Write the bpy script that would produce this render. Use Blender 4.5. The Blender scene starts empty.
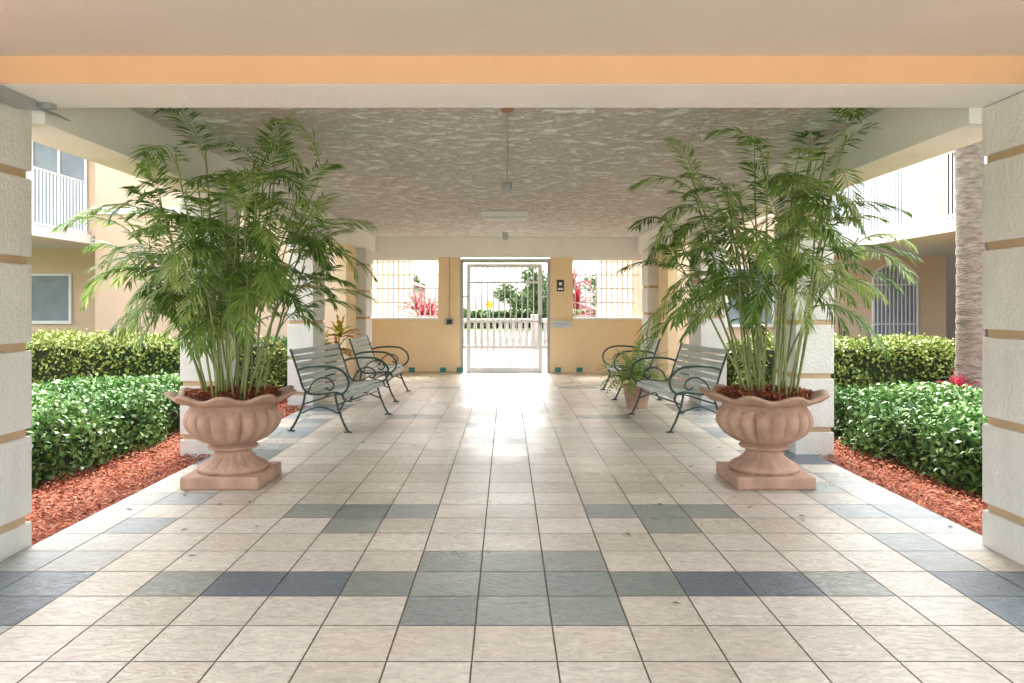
import bpy, math, random
import numpy as np
from mathutils import Vector, Matrix
random.seed(7); rng=np.random.default_rng(7)
sc=bpy.context.scene
COL=sc.collection
R=math.radians

# ---------------------------------------------------------------- materials
def newmat(name):
    m=bpy.data.materials.new(name); m.use_nodes=True
    nt=m.node_tree; b=nt.nodes['Principled BSDF']
    return m,nt,b
def mat(name,c1,c2=None,rough=.7,scale=4.0,bump=0.0,bscale=40.0,detail=6,stretch=(1,1,1),metal=0,spec=.5,bdist=.01,streak=0.0):
    m,nt,b=newmat(name); N=nt.nodes; L=nt.links
    if c2 is None: c2=tuple(x*.86 for x in c1)
    tc=N.new('ShaderNodeTexCoord'); mp=N.new('ShaderNodeMapping'); mp.inputs['Scale'].default_value=stretch
    L.new(tc.outputs['Object'],mp.inputs['Vector'])
    n=N.new('ShaderNodeTexNoise'); n.inputs['Scale'].default_value=scale; n.inputs['Detail'].default_value=detail; n.inputs['Roughness'].default_value=.6
    L.new(mp.outputs[0],n.inputs['Vector'])
    r=N.new('ShaderNodeValToRGB'); r.color_ramp.elements[0].position=.3; r.color_ramp.elements[1].position=.7
    r.color_ramp.elements[0].color=(*c2,1); r.color_ramp.elements[1].color=(*c1,1)
    L.new(n.outputs['Fac'],r.inputs['Fac']); out=r.outputs[0]
    if streak>0:
        m3=N.new('ShaderNodeMapping'); m3.inputs['Scale'].default_value=(3,3,.6); L.new(tc.outputs['Object'],m3.inputs['Vector'])
        n3=N.new('ShaderNodeTexNoise'); n3.inputs['Scale'].default_value=2; n3.inputs['Detail'].default_value=6; L.new(m3.outputs[0],n3.inputs['Vector'])
        r3=N.new('ShaderNodeMapRange'); r3.inputs[1].default_value=.35; r3.inputs[2].default_value=.6; r3.inputs[3].default_value=1-streak; r3.inputs[4].default_value=1.0
        L.new(n3.outputs['Fac'],r3.inputs[0]); vm=N.new('ShaderNodeVectorMath'); vm.operation='SCALE'; L.new(out,vm.inputs[0]); L.new(r3.outputs[0],vm.inputs['Scale']); out=vm.outputs[0]
    L.new(out,b.inputs['Base Color'])
    b.inputs['Roughness'].default_value=rough; b.inputs['Metallic'].default_value=metal
    b.inputs['Specular IOR Level'].default_value=spec
    if bump>0:
        n2=N.new('ShaderNodeTexNoise'); n2.inputs['Scale'].default_value=bscale; n2.inputs['Detail'].default_value=5
        L.new(mp.outputs[0],n2.inputs['Vector'])
        bp=N.new('ShaderNodeBump'); bp.inputs['Strength'].default_value=bump; bp.inputs['Distance'].default_value=bdist
        L.new(n2.outputs['Fac'],bp.inputs['Height']); L.new(bp.outputs[0],b.inputs['Normal'])
    return m
def leafmat(name,cols,trans=.35,rough=.45):
    m,nt,b=newmat(name); N=nt.nodes; L=nt.links
    a=N.new('ShaderNodeAttribute'); a.attribute_name='col'
    r=N.new('ShaderNodeValToRGB'); cr=r.color_ramp
    while len(cr.elements)<len(cols): cr.elements.new(.5)
    for i,c in enumerate(cols):
        cr.elements[i].position=i/(len(cols)-1); cr.elements[i].color=(*c,1)
    L.new(a.outputs['Fac'],r.inputs['Fac']); L.new(r.outputs[0],b.inputs['Base Color'])
    b.inputs['Roughness'].default_value=rough
    if trans>0:
        t=N.new('ShaderNodeBsdfTranslucent'); L.new(r.outputs[0],t.inputs['Color'])
        mx=N.new('ShaderNodeMixShader'); mx.inputs[0].default_value=trans
        L.new(b.outputs[0],mx.inputs[1]); L.new(t.outputs[0],mx.inputs[2])
        L.new(mx.outputs[0],N['Material Output'].inputs['Surface'])
    return m

M_peach=mat('peach_stucco',(.90,.70,.44),(.85,.64,.38),.85,2.5,.35,60)
M_peachd=mat('orange_beam_paint',(.70,.43,.25),(.65,.39,.22),.8,2,.3,50)
M_bpeach=mat('building_stucco',(.74,.56,.40),(.68,.51,.355),.9,1.2,.3,40)
M_white=mat('white_stucco',(.88,.86,.81),(.82,.80,.75),.85,3,.5,30,bdist=.012)
M_pillar=mat('pillar_cream',(.80,.775,.72),(.73,.705,.65),.85,3,.8,40,bdist=.012,streak=.07)
M_groove=mat('pillar_groove_tan',(.58,.42,.26),(.50,.36,.22),.9,6)
M_soffit=mat('near_ceiling_paint',(.66,.61,.54),(.61,.56,.49),.85,1.2,.25,60)
M_wp=mat('white_paint_metal',(.80,.81,.82),(.76,.77,.78),.4,8)
M_grey=mat('grey_metal',(.45,.46,.46),(.38,.39,.4),.45,8,metal=.3)
M_dark=mat('dark_green_iron',(.04,.07,.055),(.025,.045,.038),.4,20,.2,80)
M_slat=mat('weathered_slat',(.60,.64,.59),(.34,.39,.34),.55,9,.3,70,stretch=(1,.3,3))
M_pot=mat('pink_cast_stone',(.56,.355,.255),(.36,.22,.155),.75,5,.7,45,streak=.14)
M_mulch=mat('red_mulch',(.44,.13,.065),(.24,.06,.033),.95,38,1.0,60,bdist=.05)
M_soil=mat('soil',(.3,.10,.06),(.16,.06,.04),.95,38,1.0,60,bdist=.03)
M_conc=mat('concrete',(.64,.61,.56),(.56,.54,.49),.85,1.2,.3,50)
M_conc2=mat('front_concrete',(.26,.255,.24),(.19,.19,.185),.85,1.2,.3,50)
M_grass=mat('grass',(.10,.17,.045),(.055,.10,.025),.95,9,.6,40,bdist=.04)
M_cane=mat('cane_green',(.24,.29,.09),(.15,.18,.06),.5,14)
M_rach=mat('frond_stem',(.24,.36,.09),(.18,.28,.07),.5,14)
M_glass=mat('window_glass',(.28,.33,.36),(.18,.22,.25),.12,2)
M_black=mat('black_sign',(.02,.02,.02),(.03,.03,.03),.4,5)
M_teal=mat('teal_tile',(.03,.28,.27),(.03,.2,.2),.25,9)
M_yel=mat('yellow_sign_paint',(.75,.5,.03),(.7,.45,.03),.5,5)
M_roof=mat('red_roof_tile',(.42,.13,.07),(.3,.09,.05),.8,5,.5,20)
M_beige=mat('beige_wall',(.5,.42,.32),(.45,.37,.27),.9,1.5)
M_cloth=mat('grout',(.28,.25,.21),(.20,.18,.15),.95,20)
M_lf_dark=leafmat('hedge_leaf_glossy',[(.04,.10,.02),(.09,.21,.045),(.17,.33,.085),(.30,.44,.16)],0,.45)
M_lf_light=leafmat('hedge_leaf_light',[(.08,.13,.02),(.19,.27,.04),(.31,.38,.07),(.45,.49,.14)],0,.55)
M_lf_palm=leafmat('palm_leaf',[(.06,.14,.022),(.13,.25,.04),(.22,.36,.075),(.42,.50,.16)],.42,.40)
M_lf_tree=leafmat('tree_leaf',[(.04,.09,.03),(.08,.17,.04),(.16,.26,.07)],0,.5)
M_lf_red=leafmat('cordyline_leaf',[(.22,.01,.04),(.42,.03,.08),(.55,.12,.14)],.3,.4)
M_lf_yel=leafmat('croton_leaf',[(.14,.24,.02),(.60,.48,.05),(.5,.15,.03)],.3,.4)
M_lf_blue=leafmat('blue_leaf',[(.12,.25,.2),(.25,.4,.38)],0,.4)
M_chip=leafmat('mulch_chip',[(.16,.04,.022),(.42,.11,.05),(.54,.18,.09),(.38,.24,.16)],0,.9)
M_litter=leafmat('dry_leaf',[(.10,.09,.05),(.28,.2,.09)],0,.8)
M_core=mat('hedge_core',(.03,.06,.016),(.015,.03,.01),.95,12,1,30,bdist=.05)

def ceiling_mat():
    m,nt,b=newmat('trowelled_ceiling'); N=nt.nodes; L=nt.links
    tc=N.new('ShaderNodeTexCoord'); mp=N.new('ShaderNodeMapping'); mp.inputs['Scale'].default_value=(.8,1.1,1)
    L.new(tc.outputs['Object'],mp.inputs['Vector'])
    n=N.new('ShaderNodeTexNoise'); n.inputs['Scale'].default_value=9; n.inputs['Detail'].default_value=10; n.inputs['Roughness'].default_value=.74; n.inputs['Distortion'].default_value=.25
    L.new(mp.outputs[0],n.inputs['Vector'])
    r=N.new('ShaderNodeValToRGB'); r.color_ramp.elements[0].position=.43; r.color_ramp.elements[1].position=.56
    L.new(n.outputs['Fac'],r.inputs['Fac'])
    c=N.new('ShaderNodeMixRGB'); c.inputs[1].default_value=(.76,.70,.61,1); c.inputs[2].default_value=(.96,.95,.91,1)
    L.new(r.outputs[0],c.inputs[0]); L.new(c.outputs[0],b.inputs['Base Color'])
    bp=N.new('ShaderNodeBump'); bp.inputs['Strength'].default_value=.85; bp.inputs['Distance'].default_value=.024
    L.new(r.outputs[0],bp.inputs['Height']); L.new(bp.outputs[0],b.inputs['Normal'])
    b.inputs['Roughness'].default_value=.8; b.inputs['Specular IOR Level'].default_value=.3
    return m
M_ceil=ceiling_mat()

def tile_mat():
    m,nt,b=newmat('slate_tile'); N=nt.nodes; L=nt.links
    a=N.new('ShaderNodeAttribute'); a.attribute_name='tcol'
    tc=N.new('ShaderNodeTexCoord')
    off=N.new('ShaderNodeAttribute'); off.attribute_name='toff'
    ad=N.new('ShaderNodeVectorMath'); ad.operation='ADD'
    L.new(tc.outputs['Object'],ad.inputs[0]); L.new(off.outputs['Vector'],ad.inputs[1])
    mp=N.new('ShaderNodeMapping'); mp.inputs['Rotation'].default_value=(0,0,.7); mp.inputs['Scale'].default_value=(1,2.0,1)
    L.new(ad.outputs[0],mp.inputs['Vector'])
    n2=N.new('ShaderNodeTexNoise'); n2.inputs['Scale'].default_value=16; n2.inputs['Detail'].default_value=7; n2.inputs['Roughness'].default_value=.6; n2.inputs['Distortion'].default_value=1.2
    L.new(mp.outputs[0],n2.inputs['Vector'])
    r=N.new('ShaderNodeMapRange'); r.inputs[1].default_value=.3; r.inputs[2].default_value=.7; r.inputs[3].default_value=.70; r.inputs[4].default_value=1.10
    L.new(n2.outputs['Fac'],r.inputs[0])
    n3=N.new('ShaderNodeTexNoise'); n3.inputs['Scale'].default_value=.9; n3.inputs['Detail'].default_value=6
    L.new(tc.outputs['Object'],n3.inputs['Vector'])
    r3=N.new('ShaderNodeMapRange'); r3.inputs[1].default_value=.35; r3.inputs[2].default_value=.65; r3.inputs[3].default_value=.86; r3.inputs[4].default_value=1.03
    L.new(n3.outputs['Fac'],r3.inputs[0])
    mm=N.new('ShaderNodeMath'); mm.operation='MULTIPLY'; L.new(r.outputs[0],mm.inputs[0]); L.new(r3.outputs[0],mm.inputs[1])
    mu=N.new('ShaderNodeVectorMath'); mu.operation='SCALE'
    L.new(a.outputs['Color'],mu.inputs[0]); L.new(mm.outputs[0],mu.inputs['Scale']); L.new(mu.outputs[0],b.inputs['Base Color'])
    bp=N.new('ShaderNodeBump'); bp.inputs['Strength'].default_value=.8; bp.inputs['Distance'].default_value=.006
    L.new(n2.outputs['Fac'],bp.inputs['Height']); L.new(bp.outputs[0],b.inputs['Normal'])
    rr=N.new('ShaderNodeMapRange'); rr.inputs[1].default_value=.35; rr.inputs[2].default_value=.65; rr.inputs[3].default_value=.38; rr.inputs[4].default_value=.24
    L.new(n3.outputs['Fac'],rr.inputs[0]); L.new(rr.outputs[0],b.inputs['Roughness'])
    b.inputs['Specular IOR Level'].default_value=.5
    return m
M_tile=tile_mat()

# ---------------------------------------------------------------- helpers
def empty(name,loc=(0,0,0)):
    e=bpy.data.objects.new(name,None); e.location=loc; COL.objects.link(e); e.empty_display_size=.2; return e
def obj(name,verts,faces,m,parent=None,smooth=False):
    me=bpy.data.meshes.new(name); me.from_pydata([tuple(v) for v in verts],[],[tuple(f) for f in faces])
    me.update()
    if m: me.materials.append(m)
    if smooth:
        for p in me.polygons: p.use_smooth=True
    o=bpy.data.objects.new(name,me); COL.objects.link(o)
    if parent: o.parent=parent
    return o
def box(name,x0,x1,y0,y1,z0,z1,m,parent=None,bev=0):
    v=[(x0,y0,z0),(x1,y0,z0),(x1,y1,z0),(x0,y1,z0),(x0,y0,z1),(x1,y0,z1),(x1,y1,z1),(x0,y1,z1)]
    f=[(0,3,2,1),(4,5,6,7),(0,1,5,4),(1,2,6,5),(2,3,7,6),(3,0,4,7)]
    o=obj(name,v,f,m,parent)
    if bev>0:
        b=o.modifiers.new('b','BEVEL'); b.width=bev; b.segments=2
    return o
class MB:
    def __init__(s): s.v=[]; s.f=[]
    def box(s,x0,x1,y0,y1,z0,z1):
        n=len(s.v)
        s.v+=[(x0,y0,z0),(x1,y0,z0),(x1,y1,z0),(x0,y1,z0),(x0,y0,z1),(x1,y0,z1),(x1,y1,z1),(x0,y1,z1)]
        s.f+=[tuple(n+i for i in q) for q in [(0,3,2,1),(4,5,6,7),(0,1,5,4),(1,2,6,5),(2,3,7,6),(3,0,4,7)]]
    def tube(s,pts,r,seg=8,cap=True):
        pts=[Vector(p) for p in pts]; n=len(pts)
        rs=r if isinstance(r,(list,tuple)) else [r]*n
        up=None; base=len(s.v)
        for i,p in enumerate(pts):
            t=(pts[min(i+1,n-1)]-pts[max(i-1,0)]).normalized()
            if up is None:
                up=t.orthogonal().normalized()
            up=(up-t*up.dot(t)).normalized(); w=t.cross(up)
            for k in range(seg):
                a=2*math.pi*k/seg
                s.v.append(tuple(p+(up*math.cos(a)+w*math.sin(a))*rs[i]))
        for i in range(n-1):
            for k in range(seg):
                a=base+i*seg+k; b=base+i*seg+(k+1)%seg
                s.f.append((a,b,b+seg,a+seg))
        if cap:
            s.f.append(tuple(base+k for k in range(seg))[::-1]); s.f.append(tuple(base+(n-1)*seg+k for k in range(seg)))
    def make(s,name,m,parent=None,smooth=False): return obj(name,s.v,s.f,m,parent,smooth)
def smoothpts(pts,n=6):
    P=[Vector(p) for p in pts]; out=[]
    P=[P[0]]+P+[P[-1]]
    for i in range(1,len(P)-2):
        for k in range(n):
            t=k/n; a,b,c,d=P[i-1],P[i],P[i+1],P[i+2]
            out.append(.5*((2*b)+(c-a)*t+(2*a-5*b+4*c-d)*t*t+(3*b-a-3*c+d)*t**3))
    out.append(P[-2]); return out
def leafmesh(name,C,D,Nn,Ln,Wd,col,m,parent=None):
    n=len(C); D=D/np.linalg.norm(D,axis=1,keepdims=True)
    S=np.cross(D,Nn); S/= (np.linalg.norm(S,axis=1,keepdims=True)+1e-9)
    Nn=np.cross(S,D)
    L=Ln[:,None]; W=Wd[:,None]
    a=C-D*L*.5; b=C+S*W*.5+Nn*W*.15; c=C+D*L*.5-Nn*L*.12; d=C-S*W*.5+Nn*W*.15
    V=np.stack([a,b,c,d],1).reshape(-1,3)
    me=bpy.data.meshes.new(name)
    me.vertices.add(4*n); me.vertices.foreach_set('co',V.astype(np.float32).ravel())
    me.loops.add(4*n); me.loops.foreach_set('vertex_index',np.arange(4*n,dtype=np.int32))
    me.polygons.add(n); me.polygons.foreach_set('loop_start',np.arange(0,4*n,4,dtype=np.int32)); me.polygons.foreach_set('loop_total',np.full(n,4,dtype=np.int32))
    me.update(); me.validate()
    at=me.attributes.new('col','FLOAT','FACE'); at.data.foreach_set('value',np.clip(col,0,1).astype(np.float32))
    me.materials.append(m)
    o=bpy.data.objects.new(name,me); COL.objects.link(o)
    if parent: o.parent=parent
    return o
def lump(P,s=2.2,seed=0):
    x,y,z=P[:,0]*s+seed,P[:,1]*s+seed*1.7,P[:,2]*s
    return (np.sin(x*1.3+np.sin(y*1.9))+np.sin(y*1.7+1.3*np.sin(z*2.1+x))+np.sin(z*2.3+x*.7+y*.9))/3
def hedge(name,x0,x1,y0,y1,z1,n,m,leaf=.05,amp=.07,seed=0,z0=0.0):
    e=empty(name)
    dims=np.array([x1-x0,y1-y0,z1-z0]); 
    areas=np.array([dims[0]*dims[1]*1.3,dims[1]*dims[2],dims[1]*dims[2],dims[0]*dims[2],dims[0]*dims[2]*.5]); pr=areas/areas.sum()
    side=rng.choice(5,n,p=pr); u=rng.random((n,3)); P=np.array([x0,y0,z0])+u*dims; Nn=np.zeros((n,3))
    for s,(ax,v,sg) in enumerate([(2,z1,1),(0,x0,-1),(0,x1,1),(1,y0,-1),(1,y1,1)]):
        k=side==s; P[k,ax]=v; Nn[k,ax]=sg
    ctr=np.array([(x0+x1)/2,(y0+y1)/2,z0+(z1-z0)*.45])
    q=(P-ctr)/(dims/2); 
    ln=np.power(np.sum(np.abs(q)**6,axis=1),1/6); P=ctr+(P-ctr)/np.maximum(ln,1)[:,None]
    lm=lump(P,3.0,seed); dep=rng.random(n)**2*.12
    P+=Nn*(lm*amp)[:,None]-Nn*dep[:,None]+rng.normal(0,.03,(n,3))
    P[:,2]=np.maximum(P[:,2],z0+.02)
    D=Nn*.5+rng.normal(0,.7,(n,3))+np.array([0,0,.25]); NN=Nn+rng.normal(0,.6,(n,3))+np.array([0,0,.3])
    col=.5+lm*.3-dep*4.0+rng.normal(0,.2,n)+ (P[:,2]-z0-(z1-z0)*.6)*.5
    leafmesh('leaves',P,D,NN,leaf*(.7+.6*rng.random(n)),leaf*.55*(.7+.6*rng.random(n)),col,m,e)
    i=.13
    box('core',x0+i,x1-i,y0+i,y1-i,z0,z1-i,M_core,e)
    return e

# ---------------------------------------------------------------- floor
T=.3226; X0=-.133; Y0=3.514
EL,ER=-2.66,2.78
grout=box('floor_slab',EL,ER,-3.0,15.1,-.12,0,M_cloth)
V=[];F=[];tc=[];to=[]
cream=[(.73,.67,.57),(.69,.625,.52),(.77,.71,.61),(.71,.65,.555),(.65,.585,.485)]
slate=[(.27,.31,.285),(.23,.28,.26),(.32,.35,.315)]
blue=[(.16,.21,.25),(.14,.18,.215)]
greyb=[(.38,.42,.41),(.32,.37,.38),(.47,.47,.44),(.54,.52,.46)]
for c in range(-9,10):
    for r in range(-20,37):
        xa=X0+c*T; xb=xa+T; ya=Y0+r*T; yb=ya+T
        xa=max(xa,EL); xb=min(xb,ER); yb=min(yb,15.1)
        if xb-xa<.02 or yb-ya<.02: continue
        k=random.choice(cream); rr=(r+1)%10
        ac=abs(c)
        if r<9:
            if ac<=1 and rr in (0,1,2): k=random.choice(slate)
            elif rr==1 and 2<=ac<=5: k=random.choice(blue) if ac in(3,4) else random.choice(slate)
            elif ac in (3,) and rr in (4,5): k=random.choice(slate)
            elif ac==4 and rr==5: k=random.choice(slate)
            elif ac==2 and rr==5 and r>2: k=random.choice(greyb)
        else:
            if c in(-1,0) and rr in(3,6): k=random.choice(slate)
            elif ac in (3,4) and rr==8: k=random.choice(slate)
        if ac>=7: k=random.choice(greyb if random.random()<.75 else cream)
        if ac>=7 and rr in(0,1): k=random.choice(blue)
        j=1+random.uniform(-.06,.06); k=tuple(x*j for x in k)
        g=.0035; n=len(V)
        V+=[(xa+g,ya+g,.004),(xb-g,ya+g,.004),(xb-g,yb-g,.004),(xa+g,yb-g,.004)]
        F.append((n,n+1,n+2,n+3)); tc.append((*k,1)); to.append((random.random()*9,random.random()*9,random.random()*9))
fl=obj('tile_floor',V,F,M_tile)
a=fl.data.attributes.new('tcol','FLOAT_COLOR','FACE'); a.data.foreach_set('color',np.array(tc,dtype=np.float32).ravel())
a=fl.data.attributes.new('toff','FLOAT_VECTOR','FACE'); a.data.foreach_set('vector',np.array(to,dtype=np.float32).ravel())
n=46; P=np.stack([rng.uniform(-2.5,2.6,n),rng.uniform(3,14,n),np.full(n,.012)],1)
P[:20,0]=rng.choice([-2.0,1.9],20)+rng.normal(0,.35,20); P[:20,1]=5.6+rng.normal(0,.5,20)
leafmesh('fallen_leaves',P,rng.normal(0,1,(n,3))*[1,1,.05],rng.normal(0,.15,(n,3))+[0,0,1],.03+.05*rng.random(n),.008+.01*rng.random(n),rng.random(n),M_litter)

# ground
obj('ground',[(-300,-300,-.13),(300,-300,-.13),(300,300,-.13),(-300,300,-.13)],[(0,1,2,3)],M_grass)
box('rear_bounce_pavement',-14,14,-24,-3.0,-.125,-.004,M_conc)  # unseen behind camera; made long and pale to bounce sunlight onto the ceiling
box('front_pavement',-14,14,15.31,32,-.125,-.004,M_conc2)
obj('road',[(-200,33,-.11),(200,33,-.11),(200,42,-.11),(-200,42,-.11)],[(0,1,2,3)],mat('asphalt',(.09,.09,.09),(.06,.06,.06),.9,3,.3,60))
for s,ed in ((-1,EL),(1,ER)):
    xs=sorted((ed+s*.002,s*9.5)); nx,ny=40,80
    vv=[];ff=[]
    for j in range(ny+1):
        for i in range(nx+1):
            x=xs[0]+(xs[1]-xs[0])*i/nx; y=-.5+15.5*j/ny
            vv.append((x,y,-.035+.018*math.sin(x*3+y*2)+random.uniform(-.012,.012)))
    for j in range(ny):
        for i in range(nx):
            a0=j*(nx+1)+i; ff.append((a0,a0+1,a0+nx+2,a0+nx+1))
    bed=obj('mulch_bed',vv,ff,M_mulch,None,True)
    n=15000; P=np.stack([abs(ed)*s+s*(.0+rng.random(n)*1.2),4.0+rng.random(n)*8,-.015+rng.random(n)*.03],1)
    D=rng.normal(0,1,(n,3)); D[:,2]*=.25; NN=rng.normal(0,.35,(n,3))+np.array([0,0,1])
    leafmesh('wood_chips',P,D,NN,.02+.04*rng.random(n),.008+.012*rng.random(n),rng.random(n),M_chip,bed)

# ---------------------------------------------------------------- shell
box('ceiling',-2.6,2.6,4.275,15.1,2.70,3.1,M_ceil)
box('entry_ceiling',-3.4,3.4,.2,3.81,2.60,3.1,M_soffit)
b=empty('cross_beam')
box('body',-3.4,3.4,3.82,4.275,2.46,3.1,M_white,b)
box('orange_fascia',-3.4,3.4,3.81,3.82,2.462,3.1,M_peachd,b)
for s in (-1,1):
    xa,xb=sorted((s*2.6,s*2.95))
    box('side_beam',xa,xb,4.275,15.1,2.37,3.1,M_white)
def pillar(x0,x1,y0,y1,ztop,zb=0.0,first=.2,step=.48):
    e=empty('pillar')
    i=.022
    box('core',x0+i,x1-i,y0+i,y1-i,zb-.1,ztop,M_groove,e)
    edges=[zb-.1]; zz=first
    while zz<ztop: edges.append(zz); zz+=step
    edges.append(ztop)
    for a0,b0 in zip(edges[:-1],edges[1:]):
        t=b0-.045 if b0<ztop else b0-.002
        if t-a0>.03: box('block',x0,x1,y0,y1,a0,t,M_pillar,e,.008)
    return e
ps=[(3.5,4.275,2.67,3.3,2.459),(6.85,7.4,2.6,2.95,2.368),(10.2,10.85,2.6,2.95,2.368),(13.6,14.2,2.52,2.95,2.368)]
for (ya,yb,xa,xb,zt) in ps:
    for s in (-1,1):
        p=sorted((s*xa,s*xb)); pillar(p[0],p[1],ya,yb,zt,first=(.245 if s>0 else .18),step=(.485 if s>0 else .48))
for s in (-1,1):
    p=sorted((s*2.70,s*2.86))
    box('side_wall',p[0],p[1],12.75,13.599,-.1,2.369,M_peach)
    box('side_wall',p[0],p[1],14.201,15.098,-.1,2.369,M_peach)
e=empty('gate_operator_track')
mb=MB()
for k in range(3): mb.tube([(-2.63+.025*k,3.3,2.435-.012*k),(-2.58+.025*k,4.4,2.44-.012*k)],.005)
mb.make('rods',M_grey,e)
mb=MB(); mb.box(-2.66,-2.55,3.75,4.12,2.415,2.459); mb.box(-2.62,-2.50,4.16,4.22,2.43,2.459); mb.make('bracket',M_grey,e)

e=empty('ceiling_conduit')
mb=MB(); mb.tube([(0.0,5.2,2.685),(0,8.4,2.685)],.006); mb.make('pipe',M_grey,e)
mb=MB(); mb.tube([(0,5.2,2.70),(0,5.2,2.675)],[.045,.04],20); mb.make('junction_box',mat('box_brown',(.4,.2,.12)),e)
mb=MB(); mb.tube([(0,8.4,2.70),(0,8.4,2.64),(0,8.4,2.60)],[.055,.055,.035],20); mb.make('smoke_detector',M_grey,e)
e=empty('fluorescent_light')
box('housing',-.36,.32,10.9,11.2,2.62,2.698,M_wp,e,.008)
box('diffuser',-.33,.29,10.93,11.17,2.585,2.619,mat('diffuser_plastic',(.88,.88,.86)),e,.012)
mb=MB(); mb.tube([(-.03,14.2,2.70),(-.03,14.2,2.60),(-.03,14.2,2.56)],[.05,.05,.03],16); mb.make('security_camera',M_grey)

# ---------------------------------------------------------------- end wall
W=empty('end_wall'); y0,y1=15.1,15.3
box('header',-2.95,2.95,15.06,15.32,2.30,3.1,M_white,W)
for s in (-1,1):
    pa=-.93 if s<0 else .86; pb=-1.37 if s<0 else 1.31
    xs=sorted((pa,pb)); box('pier',xs[0],xs[1],y0,y1,-.1,2.298,M_peach,W)
    xs=sorted((pb+s*.001,s*2.95)); box('low_wall',xs[0],xs[1],y0,y1,-.1,1.05,M_peach,W)
    box('sill',xs[0],xs[1],y0-.03,y1+.03,1.052,1.10,M_white,W,.006)
    box('head_rail',xs[0],xs[1],y0+.02,y1-.02,2.24,2.298,M_white,W)
    mb=MB(); x=xs[0]+.05
    while x<xs[1]:
        mb.box(x-.009,x+.009,y0+.09,y0+.108,1.10,2.24); x+=.105
    for z in (1.13,1.4,1.68,1.95,2.21): mb.box(xs[0],xs[1],y0+.085,y0+.113,z-.01,z+.01)
    mb.make('window_grille',M_wp,W)
for x in (-1.33,-1.0,-1.95,.95,1.38,2.0):
    box('accent_tile',x,x+.12,15.085,15.098,.015,.11,M_teal,W)
box('baseboard',-2.95,-.93,15.088,15.097,0.005,.03,M_groove,W)
e=empty('intercom_panel'); box('case',-1.22,-1.06,15.04,15.099,.95,1.08,M_grey,e,.006); box('keypad',-1.19,-1.09,15.03,15.039,.97,1.06,M_black,e)
mb=MB(); mb.tube([(-1.14,15.07,1.08),(-1.14,15.07,2.3)],.01); mb.make('wall_conduit',M_grey)
e=empty('wall_notice_sign'); box('plate',.99,1.13,15.08,15.099,1.62,1.85,M_black,e); box('symbol',1.03,1.09,15.074,15.079,1.74,1.80,M_wp,e); box('text_strip',1.01,1.11,15.074,15.079,1.65,1.69,M_wp,e)
e=empty('mail_slot_box'); box('case',.9,1.26,15.02,15.099,.90,1.03,mat('pale_blue',(.62,.70,.74)),e,.006); box('slot',.95,1.2,15.014,15.019,.97,.985,M_grey,e)

G=empty('security_gate')
mb=MB()
mb.box(-.928,-.87,15.12,15.2,0,2.27); mb.box(.80,.858,15.12,15.2,0,2.27); mb.box(-.87,.80,15.12,15.2,2.19,2.27)
mb.make('frame',M_grey,G)
mb=MB()
mb.box(-.80,-.73,15.13,15.19,0.01,2.17); mb.box(.62,.70,15.13,15.19,.01,2.17)
mb.box(-.73,.62,15.13,15.19,.01,.11); mb.box(-.73,.62,15.13,15.19,2.09,2.17); mb.box(-.73,.62,15.135,15.185,1.0,1.05)
mb.box(-.73,.62,15.135,15.185,1.78,1.82)
x=-.62
while x<.6: mb.box(x-.011,x+.011,15.15,15.172,.11,2.09); x+=.115
for z in (.5,1.5): 
    mb.box(.70,.80,15.15,15.17,z,z+.03); mb.box(-.87,-.80,15.15,15.17,z,z+.03)
mb.make('leaf',M_wp,G)
box('lock_plate',.63,.69,15.10,15.129,.95,1.15,M_grey,G)

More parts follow.
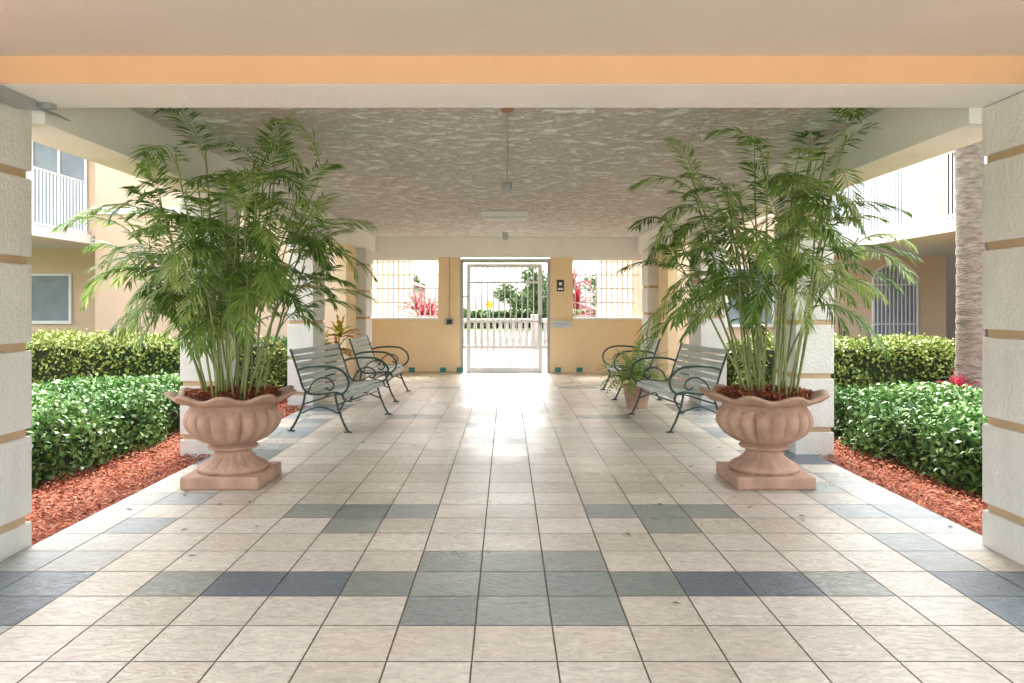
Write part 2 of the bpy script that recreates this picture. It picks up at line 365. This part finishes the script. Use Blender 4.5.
# ---------------------------------------------------------------- benches
def bench(x,y,yaw,L=1.45,flip=1):
    E=empty('park_bench',(x,y,0)); E.rotation_euler=(0,0,yaw)
    def P(d,l,h): return (flip*(d-.3),l-L/2,h)
    prof=smoothpts([(-.03,.88,0),(0.0,.80,0),(.07,.60,0),(.12,.46,0),(.20,.405,0),(.34,.41,0),(.47,.425,0),(.55,.40,0),(.57,.35,0)],5)
    cum=[0]
    for a0,b0 in zip(prof[:-1],prof[1:]): cum.append(cum[-1]+(b0-a0).length)
    tot=cum[-1]; ns=13; mb=MB()
    def at(s):
        for i in range(len(cum)-1):
            if cum[i+1]>=s:
                t=(s-cum[i])/(cum[i+1]-cum[i]); return prof[i].lerp(prof[i+1],t),(prof[i+1]-prof[i]).normalized()
        return prof[-1],(prof[-1]-prof[-2]).normalized()
    for k in range(ns):
        p,t=at(tot*(k+.5)/ns); w=tot/ns*.38; nrm=Vector((-t.y,t.x,0))*.006
        q=[p-t*w-nrm,p+t*w-nrm,p+t*w+nrm,p-t*w+nrm]; n=len(mb.v)
        for l in (.03,L-.03):
            for c in q: mb.v.append(P(c.x,l,c.y))
        mb.f+=[(n,n+1,n+5,n+4),(n+1,n+2,n+6,n+5),(n+2,n+3,n+7,n+6),(n+3,n,n+4,n+7),(n,n+3,n+2,n+1),(n+4,n+5,n+6,n+7)]
    mb.make('slats',M_slat,E)
    mb=MB()
    for l in (0.0,L):
        mb.tube([P(c.x,l,c.y) for c in prof],.013)
        mb.tube([P(c.x,l,c.y) for c in smoothpts([(.14,.43,0),(.11,.28,0),(.04,.12,0),(-.03,.01,0)],5)],.013)
        mb.tube([P(-.06,l,.008),P(.02,l,.008)],.013)
        mb.tube([P(c.x,l,c.y) for c in smoothpts([(.47,.42,0),(.50,.28,0),(.56,.12,0),(.62,.01,0)],5)],.013)
        mb.tube([P(.58,l,.008),P(.66,l,.008)],.013)
        mb.tube([P(c.x,l,c.y) for c in smoothpts([(.05,.66,0),(.16,.69,0),(.34,.70,0),(.50,.68,0),(.60,.60,0),(.62,.50,0),(.56,.42,0),(.47,.41,0)],6)],.013)
        mb.tube([P(c.x,l,c.y) for c in smoothpts([(.17,.42,0),(.22,.52,0),(.32,.58,0),(.42,.56,0),(.46,.49,0),(.41,.45,0),(.37,.48,0)],6)],.009)
        mb.tube([P(c.x,l,c.y) for c in smoothpts([(.10,.2,0),(.3,.27,0),(.53,.2,0)],6)],.009)
    for d,h in ((.13,.30),(.5,.30)): mb.tube([P(d,0,h),P(d,L,h)],.009)
    mb.make('iron_frame',M_dark,E,True)
    return E
bench(-1.88,8.72,R(-9),1.35,1)
bench(-1.86,11.2,R(0),1.3,1)
bench(1.94,8.72,R(8),1.35,-1)
bench(1.84,11.4,R(0),1.3,-1)

# ---------------------------------------------------------------- planters
def planter(x,y):
    E=empty('stone_planter',(x,y,0)); E.scale=(.96,.96,1)
    box('plinth',-.30,.30,-.30,.30,.005,.10,M_pot,E,.014)
    prof=[(.26,.10),(.27,.125),(.25,.15),(.20,.175),(.155,.21),(.14,.245),(.15,.26),(.185,.268),(.19,.285),(.165,.295),
          (.19,.31),(.26,.34),(.325,.39),(.365,.45),(.37,.50),(.352,.545),(.325,.575),(.315,.59),(.325,.605),(.37,.62),(.425,.645),(.46,.675),(.475,.69),(.465,.705),(.425,.70),(.385,.67),(.35,.64),(.33,.60)]
    pp=[(c.x,c.y) for c in smoothpts([(a,b,0) for a,b in prof],3)]
    S=240; V=[];F=[]
    for (r,h) in pp:
        for k in range(S):
            a=2*math.pi*k/S; rr=r; hh=h
            if .30<h<.575:
                w=math.sin((h-.30)/.275*math.pi)**.5; rr=r*(1-.18*w*(1-abs(math.sin(a*9))**.45))
            if h>.60 and r>.33:
                w=min(1,(h-.60)/.08)*min(1,(r-.33)/.08); rr=r*(1+.06*w*math.cos(a*9)); hh=h-.04*w*(.5-.5*math.cos(a*9))
            if .10<h<.24 and r<.26: rr=r*(1-.06*(1-abs(math.sin(a*9))**.6))
            V.append((rr*math.cos(a),rr*math.sin(a),hh))
    n=len(pp)
    for i in range(n-1):
        for k in range(S):
            a=i*S+k; b=i*S+(k+1)%S; F.append((a,b,b+S,a+S))
    obj('urn',V,F,M_pot,E,True)
    mb=MB(); mb.tube([(0,0,.625),(0,0,.655),(0,0,.675)],[.335,.33,.2],40); mb.make('soil',M_soil,E)
    nn=1500; a=rng.random(nn)*6.283; r=np.sqrt(rng.random(nn))*.36
    P=np.stack([r*np.cos(a),r*np.sin(a),.70-.09*r+rng.random(nn)*.04],1)
    leafmesh('mulch_chips',P,rng.normal(0,1,(nn,3))*[1,1,.3],rng.normal(0,.3,(nn,3))+[0,0,1],.03+.04*rng.random(nn),.01+.012*rng.random(nn),rng.random(nn)*.7,M_chip,E)
    return E
PX=(-2.09,1.96); PY=(5.8,5.8)
for x,y in zip(PX,PY): planter(x,y)

# ---------------------------------------------------------------- bamboo palm
def palm(name,x,y,z,ncane,hmin,hmax,spread,seed,ceil=2.67,leaf=.19,nf=(4,6),tmin=.5,wl=.082):
    rd=random.Random(seed); E=empty(name,(x,y,0))
    cm=MB(); rm=MB(); C=[];D=[];NN=[];Ln=[];Wd=[];cl=[]
    def frond(p,az,el,length):
        d=Vector((math.cos(az)*math.cos(el),math.sin(az)*math.cos(el),math.sin(el)))
        pts=[p.copy()]; st=length/14; droop=rd.uniform(.07,.19)
        q=p.copy(); dirs=[d.copy()]
        for i in range(14):
            q=q+d*st; d=(d+Vector((0,0,-droop))).normalized()
            if q.z>ceil: q.z=ceil; d.z=min(d.z,-.05); d.normalize()
            pts.append(q.copy()); dirs.append(d.copy())
        rm.tube(pts,[.0040*(1-.75*i/14)+.001 for i in range(15)],5,False)
        side0=d.cross(Vector((0,0,1))).normalized()
        base=rd.uniform(.05,.85)
        for i in range(3,15):
            for sub in (0,.5):
                t=(i+sub-3)/12
                if t>1: continue
                P=pts[i].lerp(pts[i+1],sub) if i<14 else pts[14]
                dd=dirs[min(i,14)]
                sd=dd.cross(Vector((0,0,1)))
                if sd.length<.05: sd=side0
                sd.normalize(); upv=sd.cross(dd).normalized()
                ll=leaf*(length/.55)**.5*(math.sin(math.pi*(.22+.68*t)))*rd.uniform(.8,1.15)
                for sg in (-1,1):
                    ld=(sd*sg*(.95-.45*t)+dd*(.5+.6*t)+upv*.15+Vector((0,0,-.3))+Vector((rd.gauss(0,.10),rd.gauss(0,.10),rd.gauss(0,.12)))).normalized()
                    c=P+ld*ll*.5
                    C.append(c);D.append(ld);NN.append(upv+Vector((rd.gauss(0,.35),rd.gauss(0,.35),rd.gauss(0,.2))))
                    Ln.append(ll);Wd.append(leaf*wl*rd.uniform(.7,1.2));cl.append(base+rd.gauss(0,.13)+.15*t)
    for c in range(ncane):
        az=2*math.pi*(c+rd.uniform(-.4,.4))/ncane*3.0; r0=rd.uniform(.03,.25)
        h=hmin+(hmax-hmin)*rd.random()**.75; lean=rd.uniform(.1,1)*spread
        p0=Vector((r0*math.cos(az),r0*math.sin(az),z)); a2=az+rd.uniform(-.5,.5)
        pts=[]; wob=rd.uniform(-.04,.04)
        for i in range(11):
            t=i/10; pts.append(p0+Vector((math.cos(a2)*lean*t**1.25+wob*math.sin(t*5),math.sin(a2)*lean*t**1.25,h*t*(1-.05*t))))
        cm.tube(pts,[(.0075*(1-.5*i/10)+.0018) for i in range(11)],6)
        n=rd.randint(*nf)
        for k in range(n):
            t=tmin+(1-tmin)*(k+rd.random()*.6)/n; t=min(t,1); j=min(int(t*10),9); pp=pts[j].lerp(pts[j+1],t*10-j)
            el=rd.uniform(.1,1.1) if k<n-1 else rd.uniform(.8,1.4)
            frond(pp,rd.uniform(0,6.283) if rd.random()<.4 else a2+rd.uniform(-1.1,1.1),el,rd.uniform(.38,.70))
    cm.make('canes',M_cane,E,True); rm.make('frond_stems',M_rach,E,True)
    leafmesh('leaflets',np.array(C),np.array(D),np.array(NN),np.array(Ln),np.array(Wd),np.array(cl),M_lf_palm,E)
    return E
palm('bamboo_palm',PX[0]+.03,PY[0]-.08,.63,36,1.0,2.0,.76,12,nf=(4,6),tmin=.50)
palm('bamboo_palm',PX[1]-.02,PY[1]-.08,.63,27,1.1,2.02,.66,29,nf=(4,6),tmin=.52)

E=empty('fern_planter',(1.70,9.95,0))
mb=MB(); mb.tube([(0,0,0.005),(0,0,.03),(0,0,.27),(0,0,.275),(0,0,.31)],[.13,.135,.18,.2,.2],28); mb.make('pot',M_pot,E)
def rosette(name,x,y,z,n,L,w,m,el=(.3,1.3),seed=0,seg=5,parent=None):
    rd=random.Random(seed); C=[];D=[];NN=[];Ln=[];Wd=[];cl=[]
    for i in range(n):
        az=rd.uniform(0,6.283); e0=rd.uniform(*el); l=L*rd.uniform(.7,1.1); d=Vector((math.cos(az)*math.cos(e0),math.sin(az)*math.cos(e0),math.sin(e0)))
        q=Vector((x,y,z+rd.uniform(-.1,.1)*L)); b=rd.random()
        for k in range(seg):
            st=l/seg; q2=q+d*st; C.append((q+q2)/2);D.append(d.copy());s=d.cross(Vector((0,0,1)));NN.append(s.cross(d));Ln.append(st*1.5);Wd.append(w*math.sin(math.pi*(.15+.75*(k+.5)/seg)));cl.append(b+.1*rd.random())
            q=q2; d=(d+Vector((0,0,-.22))).normalized()
    return leafmesh(name,np.array(C),np.array(D),np.array(NN),np.array(Ln),np.array(Wd),np.array(cl),m,parent)
def cordyline(name,x,y,h,m,seed,L=.45,w=.07,z0=-.05):
    E=empty(name,(x,y,0)); mb=MB(); rd=random.Random(seed)
    for k in range(4):
        hx=rd.uniform(-.2,.2);hy=rd.uniform(-.15,.15);hh=h*rd.uniform(.55,1)
        mb.tube([(hx*.3,hy*.3,z0),(hx,hy,hh)],.012,6); rosette('leaves',hx,hy,hh,22,L,w,m,(.1,1.5),seed+k,4,E)
        rosette('leaves',hx*.8,hy*.8,hh*.75,14,L,w,m,(-.1,1.2),seed+k+9,4,E)
    mb.make('stems',M_cane,E)
def fern(E,z):
    rd=random.Random(3); C=[];D=[];NN=[];Ln=[];Wd=[];cl=[]
    for i in range(60):
        az=rd.uniform(0,6.283); e0=rd.uniform(.5,1.4); d=Vector((math.cos(az)*math.cos(e0),math.sin(az)*math.cos(e0),math.sin(e0))); q=Vector((0,0,z)); b=rd.random()
        for k in range(14):
            q=q+d*.045; d=(d+Vector((0,0,-.12))).normalized(); s=d.cross(Vector((0,0,1))).normalized(); u=s.cross(d)
            for sg in(-1,1):
                ld=(s*sg+d*.3).normalized(); l=.08*math.sin(math.pi*(.2+.75*k/14)); C.append(q+ld*l/2);D.append(ld);NN.append(u);Ln.append(l);Wd.append(.028);cl.append(b+.35)
    leafmesh('fronds',np.array(C),np.array(D),np.array(NN),np.array(Ln),np.array(Wd),np.array(cl),M_lf_palm,E)
fern(E,.30)
cordyline('croton_plant',-2.72,11.5,.98,M_lf_yel,4,.32,.09)
cordyline('cordyline_plant',-1.72,16.2,1.75,M_lf_red,31,.5,.06,-.004)
cordyline('cordyline_plant',1.55,16.2,1.8,M_lf_red,47,.5,.06,-.004)

# ---------------------------------------------------------------- hedges
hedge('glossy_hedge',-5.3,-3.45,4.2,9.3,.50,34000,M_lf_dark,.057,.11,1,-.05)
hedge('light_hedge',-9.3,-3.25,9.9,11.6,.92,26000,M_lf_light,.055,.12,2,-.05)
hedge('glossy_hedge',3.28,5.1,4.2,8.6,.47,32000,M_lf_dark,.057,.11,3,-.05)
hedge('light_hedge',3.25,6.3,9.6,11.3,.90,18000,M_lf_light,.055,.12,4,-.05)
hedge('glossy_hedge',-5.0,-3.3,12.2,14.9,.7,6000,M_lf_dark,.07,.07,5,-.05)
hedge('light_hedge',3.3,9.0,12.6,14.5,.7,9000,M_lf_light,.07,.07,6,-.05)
cordyline('red_flower_plant',5.35,9.0,.35,M_lf_red,61,.25,.05)
cordyline('blue_agave_plant',5.9,9.6,.4,M_lf_blue,71,.35,.07)

E=empty('palm_tree',(5.53,9.1,-.05))
pts=[];rs=[]
for i in range(120):
    h=i*.045; pts.append((.02*math.sin(h),0,h)); rs.append(.15+.05*math.exp(-h*3)+ (.004 if i%3<1 else 0)+.004*math.sin(i*1.7))
mb=MB(); mb.tube(pts,rs,24)
mb.make('trunk',mat('palm_bark',(.38,.32,.26),(.14,.11,.085),.9,5,1.0,14,stretch=(1.5,1.5,5),bdist=.03),E,True)
C=[];D=[];NN=[];Ln=[];Wd=[];cl=[]; rd=random.Random(8)
for i in range(22):
    az=rd.uniform(0,6.283);e0=rd.uniform(-.2,1.3);d=Vector((math.cos(az)*math.cos(e0),math.sin(az)*math.cos(e0),math.sin(e0)));q=Vector((0,0,5.35))
    for k in range(30):
        q=q+d*.08;d=(d+Vector((0,0,-.06))).normalized();s=d.cross(Vector((0,0,1))).normalized();u=s.cross(d)
        for sg in(-1,1):
            ld=(s*sg+d*.4+Vector((0,0,-.4))).normalized();l=.5*math.sin(math.pi*(.15+.8*k/30));C.append(q+ld*l/2);D.append(ld);NN.append(u);Ln.append(l);Wd.append(.05);cl.append(rd.random())
leafmesh('crown',np.array(C),np.array(D),np.array(NN),np.array(Ln),np.array(Wd),np.array(cl),M_lf_palm,E)

# ---------------------------------------------------------------- buildings
def railing(E,pts,z0,z1,step=.11):
    mb=MB()
    for (a,b) in zip(pts[:-1],pts[1:]):
        a=Vector((*a,0));b=Vector((*b,0)); n=max(1,int((b-a).length/step))
        for i in range(n+1):
            p=a.lerp(b,i/n); mb.box(p.x-.011,p.x+.011,p.y-.011,p.y+.011,z0,z1)
        for z in (z0+.06,z1): mb.tube([(a.x,a.y,z),(b.x,b.y,z)],.022,6)
    mb.make('balcony_railing',M_wp,E)
def window(E,x0,x1,y,z0,z1,arch=False):
    if not arch:
        box('window_glass',x0,x1,y-.02,y-.002,z0,z1,M_glass,E)
        mb=MB()
        for a in (x0,(x0+x1)/2,x1): mb.box(a-.03,a+.03,y-.05,y-.022,z0,z1)
        mb.box(x0-.03,x1+.03,y-.055,y-.023,z1,z1+.05); mb.make('window_frame',M_wp,E)
        box('window_sill',x0-.06,x1+.06,y-.1,y-.003,z0-.07,z0-.001,M_white,E)
    else:
        xc=(x0+x1)/2; r=(x1-x0)/2; zs=z1-r*.75
        out=[(x0,z0),(x1,z0)]+[(xc+r*math.cos(t),zs+r*.75*math.sin(t)) for t in np.linspace(0,math.pi,24)]
        obj('window_glass',[(a,y-.01,b) for a,b in out],[tuple(range(len(out)))],mat('pale_glass',(.34,.38,.45),(.22,.26,.32),.2,3),E)
        mb=MB(); loop=[(a,y-.03,b) for a,b in out]+[(x0,y-.03,z0)]
        mb.tube(loop,.035,6)
        n=11
        for i in range(1,n):
            xx=x0+(x1-x0)*i/n; top=zs+r*.75*math.sqrt(max(0,1-((xx-xc)/r)**2)); mb.box(xx-.012,xx+.012,y-.06,y-.035,z0,top)
        for z in (z0+.3,zs-.1): mb.box(x0,x1,y-.065,y-.04,z-.015,z+.015)
        mb.make('window_grille',M_wp,E)
E=empty('apartment_building')
box('rear_wall',-20,-8.4,17.0,24,-.12,5.6,M_bpeach,E)
box('wing',-8.4,-2.96,15.5,24,-.12,5.6,M_bpeach,E)
box('balcony_slab',-12.2,-8.5,12.6,16.999,2.60,2.78,M_white,E)
railing(E,[(-12.1,12.7),(-8.6,12.7),(-8.6,15.45)],2.78,3.85)
window(E,-11.6,-9.75,17.0,1.0,2.0)
window(E,-10.6,-9.4,17.0,3.0,5.0)
box('string_course',-8.45,-2.96,15.44,15.498,3.2,3.34,M_white,E)
box('roof',-20.5,-2.96,15.0,24.5,5.6,5.9,M_roof,E)
E=empty('apartment_building')
box('rear_wall',2.96,10.4,18.0,25,-.12,5.6,M_bpeach,E)
box('side_wall',11.6,20,9,25,-.12,5.6,mat('pale_stucco',(.42,.39,.37),(.36,.34,.32),.9,1.2,.3,40),E)
box('balcony_slab',6.95,11.599,10.6,17.998,2.50,2.70,M_white,E)
railing(E,[(11.5,10.7),(7.02,10.7),(7.02,17.9)],2.70,3.78)
for ya in (10.2,12.6,15.0):
    box('balcony_door',11.56,11.599,ya,ya+1.5,2.72,4.7,M_glass,E)
window(E,8.66,9.7,18.0,.6,2.32,True)
window(E,5.2,6.3,18.0,.9,2.2)
window(E,7.6,9.4,18.0,3.0,5.0)
box('roof',2.96,20.5,17.6,25.5,5.6,5.9,M_roof,E)

# ---------------------------------------------------------------- beyond gate
E=empty('white_balustrade')
mb=MB()
for i in range(60):
    x=-6+i*.2; mb.tube([(x,24,.08),(x,24,.25),(x,24,.45),(x,24,.62),(x,24,.8)],[.05,.075,.04,.05,.06],8)
mb.box(-6.2,6.2,23.9,24.1,0,.08); mb.box(-6.2,6.2,23.88,24.12,.8,.92); 
for x in (-6.2,-3.1,0.9,3.9,6.2): mb.box(x-.15,x+.15,23.86,24.14,0,1.05)
mb.make('balusters_and_rail',mat('balustrade_paint',(.55,.54,.51),(.48,.47,.45),.6,5),E)
E=empty('yellow_traffic_sign',(-1.0,43,0))
mb=MB(); mb.tube([(0,0,-.1),(0,0,1.5)],.03,8); mb.make('post',M_grey,E)
obj('plate',[(0,-.04,1.1),(.27,-.04,1.37),(0,-.04,1.64),(-.27,-.04,1.37)],[(0,1,2,3)],M_yel,E)
def tree(x,y,h,r,seed,n=4000):
    rr=np.random.default_rng(seed); rd=random.Random(seed)
    E=empty('shade_tree',(x,y,-.12)); mb=MB()
    mb.tube([(0,0,0),(.1,0,h*.3),(0,.1,h*.6)],[.16*r/2,.11*r/2,.06*r/2],8); cs=[]
    for k in range(9):
        a=rd.uniform(0,6.283); e=rd.uniform(.3,1.15); p=(math.cos(a)*r*.75*e,math.sin(a)*r*.75*e,h*rd.uniform(.42,.9)); cs.append(p)
        mb.tube([(0,0,h*.35),(p[0]*.5,p[1]*.5,h*.5),p],[.06,.04,.02],6)
    mb.make('trunk',mat('bark',(.2,.15,.11),(.12,.09,.07),.9,8,.5,30),E)
    cs=np.array(cs); k=rr.integers(0,9,n); P=rr.normal(0,1,(n,3)); P/=np.linalg.norm(P,axis=1,keepdims=True); P*=(rr.random((n,1))**.4)*r*.36; P[:,2]*=.75
    col=.45+P[:,2]/r*.8+rr.normal(0,.15,n); P=P+cs[k]
    leafmesh('crown',P,rr.normal(0,1,(n,3)),rr.normal(0,1,(n,3))+[0,0,.5],.16+.14*rr.random(n),.1+.06*rr.random(n),col,M_lf_tree,E)
tree(1.7,46,3.6,2.2,1); tree(-8.5,50,4.0,2.6,2); tree(8.0,54,4,2.6,3); tree(16,60,5,3,6); tree(-17,60,5,3,7)
hedge('distant_hedge',-14,14,48,49.5,.95,5000,M_lf_tree,.28,.2,9,-.12)
E=empty('beige_house')
box('walls',-7.5,-4.3,34,40,-.12,2.2,M_beige,E)
obj('gable_roof',[(-7.8,33.7,2.2),(-4.0,33.7,2.2),(-4.0,40.3,2.2),(-7.8,40.3,2.2),(-5.9,33.7,3.0),(-5.9,40.3,3.0)],[(0,1,4),(1,2,5,4),(2,3,5),(3,0,4,5)],M_roof,E)
box('door',-6.2,-5.4,33.97,33.998,-.1,1.9,M_white,E)

# ---------------------------------------------------------------- light
w=bpy.data.worlds.new('World'); sc.world=w; w.use_nodes=True
nt=w.node_tree; bg=nt.nodes['Background']; sky=nt.nodes.new('ShaderNodeTexSky'); sky.sky_type='NISHITA'; sky.sun_disc=False
el,az=R(52),R(0)
sky.sun_elevation=el; sky.sun_rotation=az; sky.air_density=1.0; sky.dust_density=5.0
hs=nt.nodes.new('ShaderNodeHueSaturation'); hs.inputs['Saturation'].default_value=.30
nt.links.new(sky.outputs[0],hs.inputs['Color']); nt.links.new(hs.outputs[0],bg.inputs[0]); bg.inputs[1].default_value=1.15
sun=bpy.data.lights.new('sun','SUN'); sun.energy=3.5; sun.angle=R(5); sun.color=(1,.93,.82)
so=bpy.data.objects.new('sun',sun); COL.objects.link(so)
d=Vector((math.sin(az)*math.cos(el),math.cos(az)*math.cos(el),math.sin(el)))
so.rotation_euler=d.to_track_quat('Z','Y').to_euler(); so.location=(0,-5,12)

cam=bpy.data.cameras.new('camera'); co=bpy.data.objects.new('camera',cam); COL.objects.link(co)
co.location=(0,0,1.35); co.rotation_euler=(R(90),0,0)
cam.sensor_width=36; cam.lens=760/1024*36; cam.shift_x=5/1024; cam.shift_y=-36.5/1024; cam.clip_end=1000; cam.clip_start=.05
sc.camera=co
sc.view_settings.view_transform='Standard'; sc.view_settings.look='None'; sc.view_settings.exposure=0; sc.view_settings.gamma=1
